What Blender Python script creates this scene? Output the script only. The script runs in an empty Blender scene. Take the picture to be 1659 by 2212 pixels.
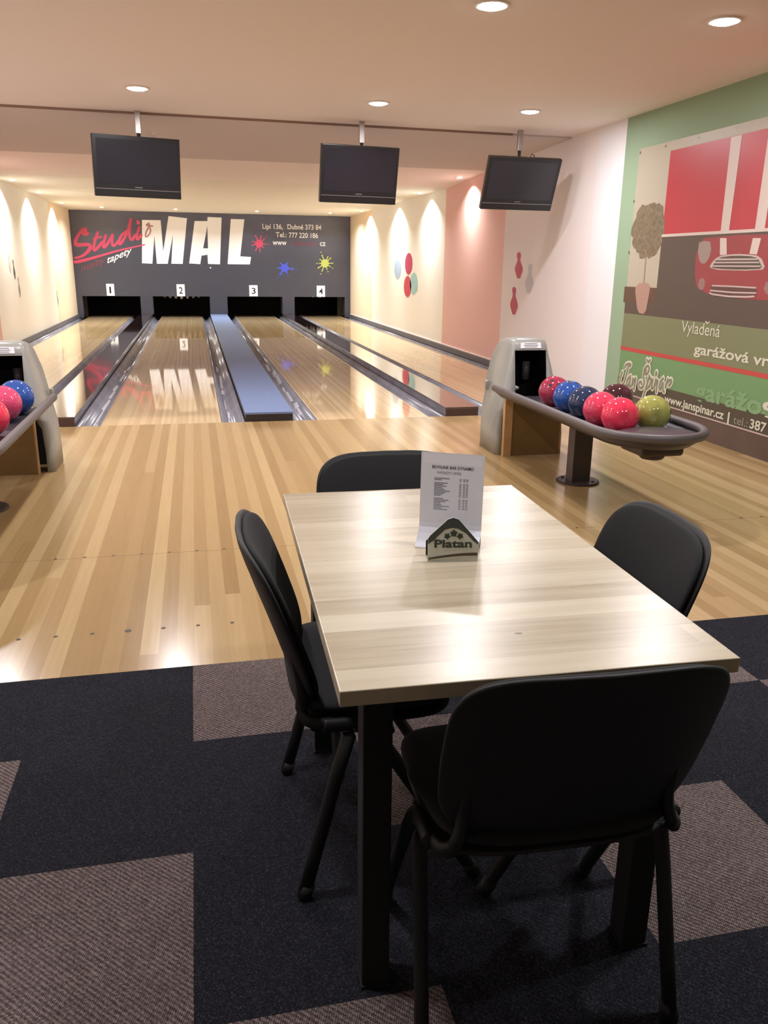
import bpy, bmesh, math, random
from mathutils import Vector, Matrix

# ------------------------------------------------------------------ camera, world, exposure
S = bpy.context.scene
COL = S.collection
F_PX, CAM_H, PITCH, YAW, ROLL = 1774.1, 1.3915, 0.29212, 0.22348, 0.01243
def make_camera():
    fw = Vector((math.sin(YAW)*math.cos(PITCH), math.cos(YAW)*math.cos(PITCH), -math.sin(PITCH)))
    rt = Vector((math.cos(YAW), -math.sin(YAW), 0))
    up = rt.cross(fw)
    r2 = rt*math.cos(ROLL) + up*math.sin(ROLL)
    u2 = up*math.cos(ROLL) - rt*math.sin(ROLL)
    cd = bpy.data.cameras.new('camera'); cam = bpy.data.objects.new('camera', cd); COL.objects.link(cam)
    cam.matrix_world = Matrix(((r2.x, u2.x, -fw.x, 0), (r2.y, u2.y, -fw.y, 0), (r2.z, u2.z, -fw.z, CAM_H), (0, 0, 0, 1)))
    cd.sensor_fit = 'VERTICAL'; cd.sensor_height = 24.0; cd.lens = F_PX*24.0/2212.0
    cd.clip_start = 0.05; cd.clip_end = 100
    S.camera = cam
make_camera()
W_ = bpy.data.worlds.new('world'); S.world = W_; W_.use_nodes = True
W_.node_tree.nodes['Background'].inputs[0].default_value = (0.9, 0.93, 1, 1)
W_.node_tree.nodes['Background'].inputs[1].default_value = 0.0
S.view_settings.view_transform = 'Standard'; S.view_settings.look = 'None'
S.view_settings.gamma = 1.0; S.view_settings.use_curve_mapping = False
S.view_settings.exposure = 0.0
S.cycles.use_denoising = True
S.cycles.max_bounces = 10; S.cycles.diffuse_bounces = 6; S.cycles.glossy_bounces = 5
S.cycles.sample_clamp_indirect = 8
LAMP_W, WASH_W = 33.0, 62.0            # power of a ceiling lamp and of a wall washer
MASK_W = 38.0
LAMP_COL, WASH_COL = (0.985, 0.96, 1.0), (1.0, 0.98, 0.91)

# ------------------------------------------------------------------ helpers
def s2l(r, g, b):
    f = lambda c: (c/255/12.92) if c <= 10 else ((c/255+0.055)/1.055)**2.4
    return (f(r), f(g), f(b), 1)
MATS = {}
def mat(name, col, rough=0.5, metal=0.0, spec=0.5, emit=0.0, noise=None, bump=0.0, bscale=200.0, coat=0.0):
    if name in MATS: return MATS[name]
    m = bpy.data.materials.new(name); m.use_nodes = True; nt = m.node_tree; b = nt.nodes['Principled BSDF']
    c = col if len(col) == 4 else (*col, 1)
    b.inputs['Base Color'].default_value = c; b.inputs['Roughness'].default_value = rough
    b.inputs['Metallic'].default_value = metal; b.inputs['Specular IOR Level'].default_value = spec
    b.inputs['Coat Weight'].default_value = coat; b.inputs['Coat Roughness'].default_value = 0.05
    if emit: b.inputs['Emission Color'].default_value = c; b.inputs['Emission Strength'].default_value = emit
    tc = nt.nodes.new('ShaderNodeTexCoord')
    if noise:
        n = nt.nodes.new('ShaderNodeTexNoise'); n.inputs['Scale'].default_value = noise[0]; n.inputs['Detail'].default_value = 4
        nt.links.new(tc.outputs['Object'], n.inputs['Vector'])
        r = nt.nodes.new('ShaderNodeValToRGB'); r.color_ramp.elements[0].position = 0.3; r.color_ramp.elements[1].position = 0.7
        r.color_ramp.elements[0].color = [max(0, x*(1-noise[1])) for x in c[:3]]+[1]
        r.color_ramp.elements[1].color = [min(1, x*(1+noise[1])) for x in c[:3]]+[1]
        nt.links.new(n.outputs['Fac'], r.inputs['Fac']); nt.links.new(r.outputs['Color'], b.inputs['Base Color'])
    if bump:
        n = nt.nodes.new('ShaderNodeTexNoise'); n.inputs['Scale'].default_value = bscale; n.inputs['Detail'].default_value = 3
        nt.links.new(tc.outputs['Object'], n.inputs['Vector'])
        bp = nt.nodes.new('ShaderNodeBump'); bp.inputs['Strength'].default_value = bump; bp.inputs['Distance'].default_value = 0.002
        nt.links.new(n.outputs['Fac'], bp.inputs['Height']); nt.links.new(bp.outputs['Normal'], b.inputs['Normal'])
    MATS[name] = m; return m

class Nodes:                                   # tiny node-graph writer
    def __init__(s, name):
        s.m = bpy.data.materials.new(name); s.m.use_nodes = True; s.nt = s.m.node_tree; s.b = s.nt.nodes['Principled BSDF']; MATS[name] = s.m
        s.tc = s.nt.nodes.new('ShaderNodeTexCoord').outputs['Object']
        x = s.nt.nodes.new('ShaderNodeSeparateXYZ'); s.nt.links.new(s.tc, x.inputs[0]); s.x, s.y, s.z = x.outputs
    def _in(s, sock, v):
        if isinstance(v, (int, float)): sock.default_value = v
        elif isinstance(v, tuple): sock.default_value = v
        else: s.nt.links.new(v, sock)
    def math(s, op, a, b=0.0, c=0.0):
        n = s.nt.nodes.new('ShaderNodeMath'); n.operation = op
        for k, v in zip(n.inputs, (a, b, c)): s._in(k, v)
        return n.outputs[0]
    def xyz(s, a, b, c=0.0):
        n = s.nt.nodes.new('ShaderNodeCombineXYZ')
        for k, v in zip(n.inputs, (a, b, c)): s._in(k, v)
        return n.outputs[0]
    def white(s, v):
        n = s.nt.nodes.new('ShaderNodeTexWhiteNoise'); n.noise_dimensions = '3D'; s.nt.links.new(v, n.inputs['Vector']); return n.outputs['Value']
    def noise(s, v, sc, det=4, rough=0.55):
        n = s.nt.nodes.new('ShaderNodeTexNoise'); n.inputs['Scale'].default_value = sc; n.inputs['Detail'].default_value = det
        n.inputs['Roughness'].default_value = rough; s.nt.links.new(v, n.inputs['Vector']); return n.outputs['Fac']
    def voro(s, v, sc):
        n = s.nt.nodes.new('ShaderNodeTexVoronoi'); n.inputs['Scale'].default_value = sc; s.nt.links.new(v, n.inputs['Vector']); return n.outputs['Distance'], n.outputs['Color']
    def ramp(s, f, stops):
        n = s.nt.nodes.new('ShaderNodeValToRGB'); e = n.color_ramp.elements
        while len(e) < len(stops): e.new(0.5)
        for k, (p, c) in zip(e, stops): k.position = p; k.color = c
        s.nt.links.new(f, n.inputs['Fac']); return n.outputs['Color']
    def mix(s, f, a, b, mode='MIX'):
        n = s.nt.nodes.new('ShaderNodeMix'); n.data_type = 'RGBA'; n.blend_type = mode
        s._in(n.inputs[0], f); s._in(n.inputs[6], a); s._in(n.inputs[7], b); return n.outputs[2]
    def out(s, col, rough, spec=0.5, bump=None, bs=0.2, bd=0.002, coat=0.0):
        s._in(s.b.inputs['Base Color'], col); s._in(s.b.inputs['Roughness'], rough); s.b.inputs['Specular IOR Level'].default_value = spec
        s.b.inputs['Coat Weight'].default_value = coat
        if bump is not None:
            bp = s.nt.nodes.new('ShaderNodeBump'); bp.inputs['Strength'].default_value = bs; bp.inputs['Distance'].default_value = bd
            s.nt.links.new(bump, bp.inputs['Height']); s.nt.links.new(bp.outputs['Normal'], s.b.inputs['Normal'])
        return s.m

def tag(o, label, cat, group=None):
    o['label'] = label; o['category'] = cat
    if group: o['group'] = group
    return o
def thing(name, label, cat, loc=(0, 0, 0), rz=0.0, group=None):
    o = bpy.data.objects.new(name, None); COL.objects.link(o); o.empty_display_size = 0.1
    o.location = loc; o.rotation_euler = (0, 0, rz)
    return tag(o, label, cat, group)
def obj(name, bm, m, parent=None, smooth=False, bevel=0.0, label=None):
    bmesh.ops.recalc_face_normals(bm, faces=bm.faces[:]) if smooth or bevel else None
    me = bpy.data.meshes.new(name); bm.to_mesh(me); bm.free()
    me.materials.append(m)
    if smooth:
        for p in me.polygons: p.use_smooth = True
    o = bpy.data.objects.new(name, me); COL.objects.link(o)
    if parent: o.parent = parent
    if bevel:
        bv = o.modifiers.new('bevel', 'BEVEL'); bv.width = bevel; bv.segments = 3; bv.limit_method = 'ANGLE'
    if label: o['label'] = label
    return o
def struct(name, bm, m, parent=None, **k):
    o = obj(name, bm, m, parent, **k); o['kind'] = 'structure'; return o
def box(bm, x0, x1, y0, y1, z0, z1):
    v = [bm.verts.new((x, y, z)) for x in (x0, x1) for y in (y0, y1) for z in (z0, z1)]
    for f in ((0, 1, 3, 2), (4, 6, 7, 5), (0, 4, 5, 1), (2, 3, 7, 6), (0, 2, 6, 4), (1, 5, 7, 3)): bm.faces.new([v[i] for i in f])
    return bm
def boxes(*bs):
    bm = bmesh.new()
    for b in bs: box(bm, *b)
    return bm
def tube(bm, pts, r, n=12, closed=False, flat=1.0, caps=True):
    pts = [Vector(p) for p in pts]; rings = []; N = len(pts)
    rr = r if isinstance(r, (list, tuple)) else [r]*N
    for i, p in enumerate(pts):
        a = pts[(i-1) % N] if (closed or i > 0) else p
        b = pts[(i+1) % N] if (closed or i < N-1) else p
        t = (b-a).normalized(); ref = Vector((0, 0, 1)) if abs(t.z) < 0.9 else Vector((0, 1, 0))
        u = t.cross(ref).normalized(); w = u.cross(t)
        rings.append([bm.verts.new(p + (u*math.cos(2*math.pi*k/n)*flat + w*math.sin(2*math.pi*k/n))*rr[i]) for k in range(n)])
    for i in range(N if closed else N-1):
        A, B = rings[i], rings[(i+1) % N]
        for k in range(n): bm.faces.new((A[k], A[(k+1) % n], B[(k+1) % n], B[k]))
    if caps and not closed: bm.faces.new(rings[0][::-1]); bm.faces.new(rings[-1])
    return bm
def lathe(bm, prof, c=(0, 0, 0), n=32):
    rings = []
    for r, z in prof:
        rings.append([bm.verts.new((c[0]+r*math.cos(2*math.pi*k/n), c[1]+r*math.sin(2*math.pi*k/n), c[2]+z)) for k in range(n)] if r > 1e-6 else [bm.verts.new((c[0], c[1], c[2]+z))])
    for A, B in zip(rings, rings[1:]):
        for k in range(n):
            k2 = (k+1) % n
            q = [A[k % len(A)], A[k2 % len(A)], B[k2 % len(B)], B[k % len(B)]]
            q = [v for i, v in enumerate(q) if v not in q[:i]]
            if len(q) > 2: bm.faces.new(q)
    for R in (rings[0], rings[-1]):
        if len(R) > 1: bm.faces.new(R)
    return bm
def slab(w, h, t, f, e=4.0, p=2.5, n=64, rings=(0.0, 0.45, 0.7, 0.85, 0.93, 0.97, 0.99, 1.0)):
    """closed cushion with a superellipse outline (exponent e) and a rounded rim (exponent p); f maps (u,v,d) to a point"""
    bm = bmesh.new()
    def ring(r, sgn):
        d = sgn*t/2*(max(0.0, 1-r**p))**(1/p); out = []
        for k in range(n):
            a = 2*math.pi*k/n; c, s = math.cos(a), math.sin(a)
            out.append(bm.verts.new(f(w/2*r*math.copysign(abs(c)**(2/e), c), h/2*r*math.copysign(abs(s)**(2/e), s), d)))
        return out
    top = [ring(r, 1) for r in rings[1:]]; bot = [ring(r, -1) for r in rings[1:-1]]+[top[-1]]
    for R, sg in ((top, 1), (bot, -1)):
        c = bm.verts.new(f(0, 0, sg*t/2))
        for k in range(n):
            a, b = R[0][k], R[0][(k+1) % n]; bm.faces.new((c, a, b) if sg > 0 else (c, b, a))
        for A, B in zip(R, R[1:]):
            for k in range(n):
                q = (A[k], B[k], B[(k+1) % n], A[(k+1) % n]); bm.faces.new(q if sg > 0 else q[::-1])
    return bm
# flat art on a plane: P maps (u, v, lift) to a point
def art(polys, P, lift=0.002):
    """each outline (or stroke strip) gets its own hair of lift, so that crossings stay clean"""
    bm = bmesh.new()
    for i, pl in enumerate(polys):
        h = lift+(i % 12)*0.00025*(1 if isinstance(pl, dict) else 0)
        if isinstance(pl, dict):
            L = [(bm.verts.new(P(*a, h)), bm.verts.new(P((a[0]+b[0])/2, (a[1]+b[1])/2, h+0.05*math.hypot(a[0]-b[0], a[1]-b[1]))), bm.verts.new(P(*b, h))) for a, b in zip(pl['l'], pl['r'])]
            for (a, m, b), (c, n, d) in zip(L, L[1:]): bm.faces.new((a, m, n, c)); bm.faces.new((m, b, d, n))
        else: bm.faces.new([bm.verts.new(P(u, v, h)) for u, v in pl])
    bm.normal_update()
    bmesh.ops.triangulate(bm, faces=bm.faces[:], ngon_method='EAR_CLIP')
    return bm
def stroke(pts, w):
    """polyline -> one mitred strip with rounded ends; w a number or one width per point"""
    ww = list(w) if isinstance(w, (list, tuple)) else [w]*len(pts); pts = list(pts)
    def ext(p, q, wd):
        d = math.hypot(p[0]-q[0], p[1]-q[1]) or 1e-9; ux, uy = (p[0]-q[0])/d, (p[1]-q[1])/d
        return [((p[0]+ux*wd/2*k, p[1]+uy*wd/2*k), wd*math.sqrt(max(0, 1-k*k))*.999+1e-5) for k in (1.0, .9, .6)]
    e0, e1 = ext(pts[0], pts[1], ww[0]), ext(pts[-1], pts[-2], ww[-1])
    P2 = [p for p, _ in e0]+pts+[p for p, _ in e1[::-1]]; W2 = [v for _, v in e0]+ww+[v for _, v in e1[::-1]]
    l, r = [], []
    for i, p in enumerate(P2):
        a, b = P2[max(0, i-1)], P2[min(len(P2)-1, i+1)]; d = math.hypot(b[0]-a[0], b[1]-a[1]) or 1e-9; nx, ny = -(b[1]-a[1])/d, (b[0]-a[0])/d
        l.append((p[0]+nx*W2[i]/2, p[1]+ny*W2[i]/2)); r.append((p[0]-nx*W2[i]/2, p[1]-ny*W2[i]/2))
    return [{'l': l, 'r': r}]
def smooth2(pts, k=2):
    for _ in range(k):
        q = [pts[0]]
        for a, b in zip(pts, pts[1:]): q += [tuple(a[i]*.75+b[i]*.25 for i in range(len(a))), tuple(a[i]*.25+b[i]*.75 for i in range(len(a)))]
        pts = q+[pts[-1]]
    return pts
def ellipse(c, rx, ry, n=28, tilt=0.0):
    ct, st = math.cos(tilt), math.sin(tilt)
    return [(c[0]+rx*math.cos(2*math.pi*k/n)*ct-ry*math.sin(2*math.pi*k/n)*st, c[1]+rx*math.cos(2*math.pi*k/n)*st+ry*math.sin(2*math.pi*k/n)*ct) for k in range(n)]
def lettering(name, s, p0, width, height, P, m, parent, lift=0.003, bold=0.0, slant=0.0, shear=0.0):
    """text with its baseline from p0 along +u, fitted to width and to capital height, as one mesh; slant = rise per run"""
    cu = bpy.data.curves.new('t', 'FONT'); cu.body = s; cu.offset = bold; cu.shear = shear
    o = bpy.data.objects.new('t', cu); COL.objects.link(o); bpy.context.view_layer.update()
    me = bpy.data.meshes.new_from_object(o.evaluated_get(bpy.context.evaluated_depsgraph_get()))
    bpy.data.objects.remove(o)
    xs = [v.co.x for v in me.vertices]; x0, x1 = min(xs), max(xs); cap = 0.72
    for v in me.vertices:
        u = (v.co.x-x0)/(x1-x0)*width; w = v.co.y/cap*height
        v.co = P(p0[0]+u, p0[1]+w+slant*u, lift)
    me.name = name; me.materials.clear(); me.materials.append(m)
    o = bpy.data.objects.new(name, me); COL.objects.link(o); o.parent = parent
    return o
def copy_tree(o, parent=None):
    c = o.copy(); COL.objects.link(c); c.parent = parent
    for ch in o.children: copy_tree(ch, c)
    return c

# ------------------------------------------------------------------ measures (metres; x across the lanes, y along them)
XL, XR, Y_BACK = -2.93, 4.176, -3.2
Y_CARPET, Y_FOUL, Y_MASK, Y_END = 2.75, 7.54, 22.85, 24.0
ZC = 2.775
LANES = [(-2.70, -1.64), (-0.863, 0.185), (1.065, 2.135), (2.925, 3.96)]
GUTTERS = [(XL, -2.70), (-1.64, -1.41), (-1.075, -0.863), (0.185, 0.40), (0.84, 1.065), (2.135, 2.31), (2.645, 2.925), (3.96, XR)]
CAPS = [(-1.41, -1.075), (0.40, 0.84), (2.31, 2.645)]
CAP_H = 0.085

# ------------------------------------------------------------------ setting materials
def wood_floor(name, cols, wide, rough, xs=0.0, plen=9.0, gamt=0.35, rvar=0.06):
    g = Nodes(name)
    bx = g.math('FLOOR', g.math('DIVIDE', g.math('ADD', g.x, xs), wide))
    ry = g.white(g.xyz(bx, 3.7, 1.0))
    by = g.math('FLOOR', g.math('ADD', g.math('DIVIDE', g.y, plen), g.math('MULTIPLY', ry, 7.0)))
    v = g.white(g.xyz(bx, by, 2.0))
    grain = g.noise(g.xyz(g.math('MULTIPLY', g.x, 60.0), g.math('MULTIPLY', g.y, 2.2), bx), 1.0, 5, 0.6)
    f = g.math('ADD', g.math('MULTIPLY', v, 0.75), g.math('MULTIPLY', grain, gamt))
    c = g.ramp(f, [(0.1, cols[0]), (0.45, cols[1]), (0.75, cols[2]), (1.0, cols[3])])
    r = g.math('ADD', rough, g.math('MULTIPLY', grain, rvar))
    return g.out(c, r, 0.5)
M_APPR = wood_floor('approach wood', [s2l(150, 121, 80), s2l(165, 136, 93), s2l(176, 148, 104), s2l(190, 164, 120)], 0.066, 0.17)
M_LANE = wood_floor('lane wood', [s2l(190, 162, 122), s2l(202, 175, 136), s2l(209, 184, 146), s2l(216, 193, 156)], 0.0269, 0.035, plen=20.0, gamt=0.12, rvar=0.0)
def carpet():
    g = Nodes('carpet tiles')
    col = g.math('FLOOR', g.math('DIVIDE', g.math('ADD', g.x, 0.072), 0.487))
    row = g.math('FLOOR', g.math('DIVIDE', g.math('SUBTRACT', 2.75, g.y), 0.5))
    k = g.math('FLOORED_MODULO', g.math('SUBTRACT', col, row), 3.0)
    light = g.math('LESS_THAN', k, 0.5)
    # twill: little slanted loops
    u = g.math('ADD', g.math('MULTIPLY', g.x, 150.0), g.math('MULTIPLY', g.y, 90.0)); w = g.math('SUBTRACT', g.math('MULTIPLY', g.y, 120.0), g.math('MULTIPLY', g.x, 60.0))
    tw = g.math('MULTIPLY', g.math('SINE', g.math('MULTIPLY', u, 6.283)), g.math('SINE', g.math('MULTIPLY', w, 6.283)))
    tw = g.math('SINE', g.math('ADD', g.math('MULTIPLY', g.math('ADD', g.x, g.y), 420.0), g.math('MULTIPLY', g.math('SINE', g.math('MULTIPLY', g.math('SUBTRACT', g.x, g.y), 900.0)), 1.3)))
    sp = g.white(g.xyz(g.math('FLOOR', g.math('MULTIPLY', g.x, 260.0)), g.math('FLOOR', g.math('MULTIPLY', g.y, 260.0)), 1.0))
    big = g.noise(g.tc, 9.0, 4)
    fl = g.math('ADD', g.math('ADD', 0.5, g.math('MULTIPLY', tw, 0.32)), g.math('MULTIPLY', g.math('SUBTRACT', sp, 0.5), 0.45))
    cl = g.ramp(fl, [(0.05, s2l(50, 43, 42)), (0.5, s2l(102, 90, 87)), (0.95, s2l(164, 150, 145))])
    cl = g.mix(g.math('MULTIPLY', big, 0.5), cl, s2l(88, 75, 75))
    sp2 = g.noise(g.tc, 420.0, 2)
    cd = g.ramp(g.math('ADD', g.math('MULTIPLY', sp2, 0.9), g.math('MULTIPLY', sp, 0.22)), [(0.3, s2l(20, 20, 25)), (0.62, s2l(38, 38, 45)), (0.82, s2l(72, 72, 82))])
    c = g.mix(light, cd, cl)
    return g.out(c, 0.95, 0.1, bump=g.math('ADD', g.math('MULTIPLY', tw, 0.5), sp), bs=0.5, bd=0.003)
M_CARPET = carpet()
def wall_paint(name, stops):
    """painted wall: colour fields along y with hard edges"""
    g = Nodes(name); c = stops[0][1]
    for y, colr in stops[1:]: c = g.mix(g.math('GREATER_THAN', g.y, y), c, colr)
    return g.out(c, 0.75, 0.2, bump=g.noise(g.tc, 160.0, 3), bs=0.06)
WHITE, PINKW, PINK, CREAM, PEACH, GREEN = s2l(232, 230, 232), s2l(234, 226, 224), s2l(234, 194, 188), s2l(244, 243, 238), s2l(242, 224, 196), s2l(148, 170, 142)
M_WALL_R = wall_paint('right wall paint', [(0, GREEN), (7.96, WHITE), (8.55, PINKW), (11.17, PINK), (14.01, CREAM), (19.95, PEACH)])
M_WALL_L = wall_paint('left wall paint', [(0, PINKW), (11.17, PINK), (13.97, CREAM), (19.7, PEACH)])
M_CEIL = mat('ceiling paint', s2l(238, 229, 226), 0.85, bump=0.05)
M_CEIL1 = mat('shaded ceiling band', s2l(208, 198, 195), 0.85)  # darker tone: the dimmer light on this band is put into its colour
M_CEIL2 = mat('lightened pink band', s2l(242, 232, 228), 0.85)  # pink band lightened: its extra brightness is put into the colour
M_CEIL3 = mat('cream ceiling paint', s2l(234, 228, 216), 0.85)
M_BROWN = mat('brown laminate', s2l(92, 74, 66), 0.45, noise=(3, 0.1))
M_BLACK = mat('black void', s2l(16, 14, 15), 0.9)

# ------------------------------------------------------------------ room shell
struct('floor', boxes((XL, XR, Y_CARPET, Y_FOUL, -0.12, 0)), M_APPR)
struct('floor_carpet', boxes((XL, XR, Y_BACK, Y_CARPET, -0.12, 0.004)), M_CARPET)
struct('floor_under_lanes', boxes((XL, XR, Y_FOUL, 25.2, -0.22, -0.13)), M_BLACK)
struct('wall_right', boxes((XR, XR+0.15, Y_BACK, 25.2, -0.2, 3.0)), M_WALL_R)
struct('wall_left', boxes((XL-0.15, XL, Y_BACK, 25.2, -0.2, 3.0)), M_WALL_L)
struct('wall_near', boxes((XL, XR, Y_BACK-0.15, Y_BACK, -0.2, 3.0)), mat('near wall paint', s2l(206, 190, 172), 0.8))
struct('wall_pit', boxes((XL, XR, 25.05, 25.2, -0.13, 3.0)), M_BLACK)
def ceil_piece(name, p, m):        # quad given by four (x,y,z) of its underside, 6 cm thick
    bm = bmesh.new(); a = [bm.verts.new(q) for q in p]; b = [bm.verts.new((q[0], q[1], q[2]+0.06)) for q in p]
    bm.faces.new(a); bm.faces.new(b[::-1])
    for i in range(4): bm.faces.new((a[i], b[i], b[(i+1) % 4], a[(i+1) % 4]))
    return struct(name, bm, m)
SEAM = lambda x: 9.005 + 0.047*(x+0.47)
ceil_piece('ceiling', [(XL, Y_BACK, ZC), (XR, Y_BACK, ZC), (XR, SEAM(XR), ZC), (XL, SEAM(XL), ZC)], M_CEIL)
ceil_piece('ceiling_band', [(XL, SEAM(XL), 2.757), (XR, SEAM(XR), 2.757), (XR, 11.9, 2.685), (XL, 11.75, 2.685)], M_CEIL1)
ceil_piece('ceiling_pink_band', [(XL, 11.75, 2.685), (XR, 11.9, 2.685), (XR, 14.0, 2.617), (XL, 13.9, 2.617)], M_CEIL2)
ceil_piece('ceiling_lanes', [(XL, 13.9, 2.617), (XR, 14.0, 2.617), (XR, Y_MASK+0.1, 2.614), (XL, Y_MASK+0.1, 2.614)], M_CEIL3)
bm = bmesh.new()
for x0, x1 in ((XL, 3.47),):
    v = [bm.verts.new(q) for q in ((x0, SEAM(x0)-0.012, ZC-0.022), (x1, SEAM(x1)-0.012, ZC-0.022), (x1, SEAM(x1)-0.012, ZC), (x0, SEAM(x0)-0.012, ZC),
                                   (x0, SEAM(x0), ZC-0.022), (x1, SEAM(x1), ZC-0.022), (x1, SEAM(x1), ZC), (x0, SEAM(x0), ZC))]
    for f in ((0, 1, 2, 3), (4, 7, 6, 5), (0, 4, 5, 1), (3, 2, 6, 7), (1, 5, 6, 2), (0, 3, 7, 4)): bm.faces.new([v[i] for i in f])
struct('seam_shade_strip', bm, mat('brown seam shade', s2l(150, 124, 112), 0.6))  # brown strip paints the shadow line along the ceiling step
struct('baseboard_right', boxes((XR-0.018, XR, 0.5, 7.72, 0.0, 0.185)), M_BROWN)
struct('trim_2', boxes((XR-0.022, XR, 0.5, 7.72, 0.185, 0.193)), mat('pale trim', s2l(190, 170, 160), 0.5))
struct('trim_3', boxes((XR-0.02, XR, 7.72, Y_MASK-.01, 0.082, 0.096)), mat('white lane trim', s2l(226, 212, 208), 0.5))
M_KICK = mat('grey kickback board', s2l(112, 108, 112), 0.35)
struct('trim_4', boxes((XL, XL+0.03, 7.54, Y_MASK-.01, 0.0, 0.09)), M_KICK)
struct('trim_5', boxes((XR-0.03, XR, 7.54, Y_MASK-.01, 0.0, 0.081)), M_KICK)

# ------------------------------------------------------------------ lanes, gutters, dividers
M_GUT = mat('gutter plastic', s2l(136, 134, 142), 0.2, noise=(2.5, 0.15))
M_LINE = mat('pale edge strip', s2l(232, 216, 190), 0.4)
M_DOT = mat('dark inlay', s2l(70, 48, 34), 0.5)
M_CAPD = mat('dark glossy laminate', s2l(70, 50, 50), 0.08, spec=0.8, coat=1.0)
M_CAPB = mat('blue grey felt', s2l(112, 128, 164), 0.9, noise=(60, 0.06), bump=0.1)
M_CAPF = mat('black end board', s2l(40, 32, 30), 0.6)
ORD = ['leftmost', 'second leftmost', 'third', 'rightmost']
for i, (x0, x1) in enumerate(LANES):
    o = thing('bowling_lane', ['glossy wooden bowling lane along the left wall under number 1', 'glossy wooden bowling lane under number 2, mirroring the white letters',
               'glossy wooden bowling lane under number 3, right of the blue divider', 'glossy wooden bowling lane along the right wall under number 4'][i], 'bowling lane', (0, 0, 0), 0, 'the four bowling lanes')
    obj('lane_bed', boxes((x0, x1, Y_FOUL, Y_END, -0.10, 0)), M_LANE, o)
    if i > 1: obj('edge_strip', boxes((x0, x0+0.007, Y_FOUL, Y_END, -0.01, 0.0015), (x1-0.007, x1, Y_FOUL, Y_END, -0.01, 0.0015)), M_LINE, o)
    c = (x0+x1)/2
    for k in range(-3, 4): obj('aiming_dot', lathe(bmesh.new(), [(0.010, 0), (0.010, 0.001)], (c+k*0.134, 12.48-abs(k)*0.14, 0), 10), M_DOT, o)
for i, (x0, x1) in enumerate(GUTTERS):
    w = x1-x0; bm = bmesh.new(); n = 12; L = []
    prof = [(0, -0.003)]+[(0.12+0.76*k/n, -0.02-0.075*math.sin(math.pi*k/n)**0.8) for k in range(n+1)]+[(1, -0.003)]
    for y in (Y_FOUL, Y_END): L.append([bm.verts.new((x0+0.004+(w-0.008)*a, y, z)) for a, z in prof])
    for a in range(len(prof)-1): bm.faces.new((L[0][a], L[0][a+1], L[1][a+1], L[1][a]))
    e = [bm.verts.new((x0+0.004, Y_FOUL, -0.125)), bm.verts.new((x1-0.004, Y_FOUL, -0.125))]
    bm.faces.new([e[0], e[1]]+L[0][::-1])
    side = ['between the left wall and lane 1', 'right of lane 1', 'left of lane 2', 'between lane 2 and the blue divider', 'between the blue divider and lane 3',
            'right of lane 3', 'left of lane 4 behind the dark divider', 'between lane 4 and the right wall'][i]
    g = tag(obj('lane_gutter', bm, M_GUT, smooth=False), 'grey rounded ball gutter '+side, 'gutter', 'ball gutters')
    for p in g.data.polygons: p.use_smooth = True
    if i in (2, 3, 4):                                   # chipped white paint, widened to carry the trough's pale highlight as colour
        random.seed(i); pol = []
        u0 = {2: 0.42, 3: 0.45, 4: 0.75}[i]; y = 8.2
        while y < 12.5:
            l = random.uniform(0.3, 0.9); a = u0+random.uniform(-0.05, 0.05); ww = random.uniform(0.04, 0.11)
            pol.append((a, y, l, ww)); y += l*random.uniform(0.7, 1.6)
        zf = lambda a: -0.02-0.075*math.sin(math.pi*max(0, min(1, (a-0.12)/0.76)))**0.8+0.003
        for a, y, l, ww in pol:
            bm = bmesh.new(); bm.faces.new([bm.verts.new((x0+w*(a+da), y+dy, zf(a+da))) for da, dy in ((-ww, 0.04), (ww*0.6, 0), (ww, l*0.8), (-ww*0.4, l))])
            obj('chips_and_highlight', bm, mat('pale chips and highlight', s2l(206, 208, 220), 0.4), g)
for i, (x0, x1) in enumerate(CAPS):
    o = thing('lane_divider', ['dark glossy raised divider between lanes 1 and 2', 'raised divider with blue grey top between lanes 2 and 3', 'dark glossy raised divider between lanes 3 and 4'][i], 'lane divider', group='raised dividers between the lanes')
    obj('top_board', boxes((x0, x1, Y_FOUL, Y_MASK+0.2, 0.064, CAP_H)), M_CAPB if i == 1 else M_CAPD, o, bevel=0.003, label='blue grey felt top' if i == 1 else None)
    obj('side_board', boxes((x0+0.012, x1-0.012, Y_FOUL+0.012, Y_MASK+0.2, -0.12, 0.064)), M_GUT, o)
    obj('end_board', boxes((x0+0.004, x1-0.004, Y_FOUL, Y_FOUL+0.012, 0.0, 0.066)), M_CAPF if i == 1 else mat('brown end board', s2l(74, 52, 46), 0.5), o)
# dots let into the approach
fl = bpy.data.objects['floor']; rows = []
for y, r in ((3.107, 0.0085), (4.023, 0.0075)):
    for L in LANES:
        c = (L[0]+L[1])/2
        for k in range(-3, 4):
            q = r*(1.6 if k == 0 and y < 4 else 1)
            obj('approach_dot', lathe(bmesh.new(), [(q, 0), (q, 0.0008)], (c+0.018+k*0.1345, y, 0), 12), M_DOT, fl)
bm = boxes((XL+0.01, XR-0.03, 4.012, 4.0145, 0, 0.0006)); obj('board_joint', bm, mat('board joint', s2l(150, 116, 76), 0.5), fl)

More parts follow.
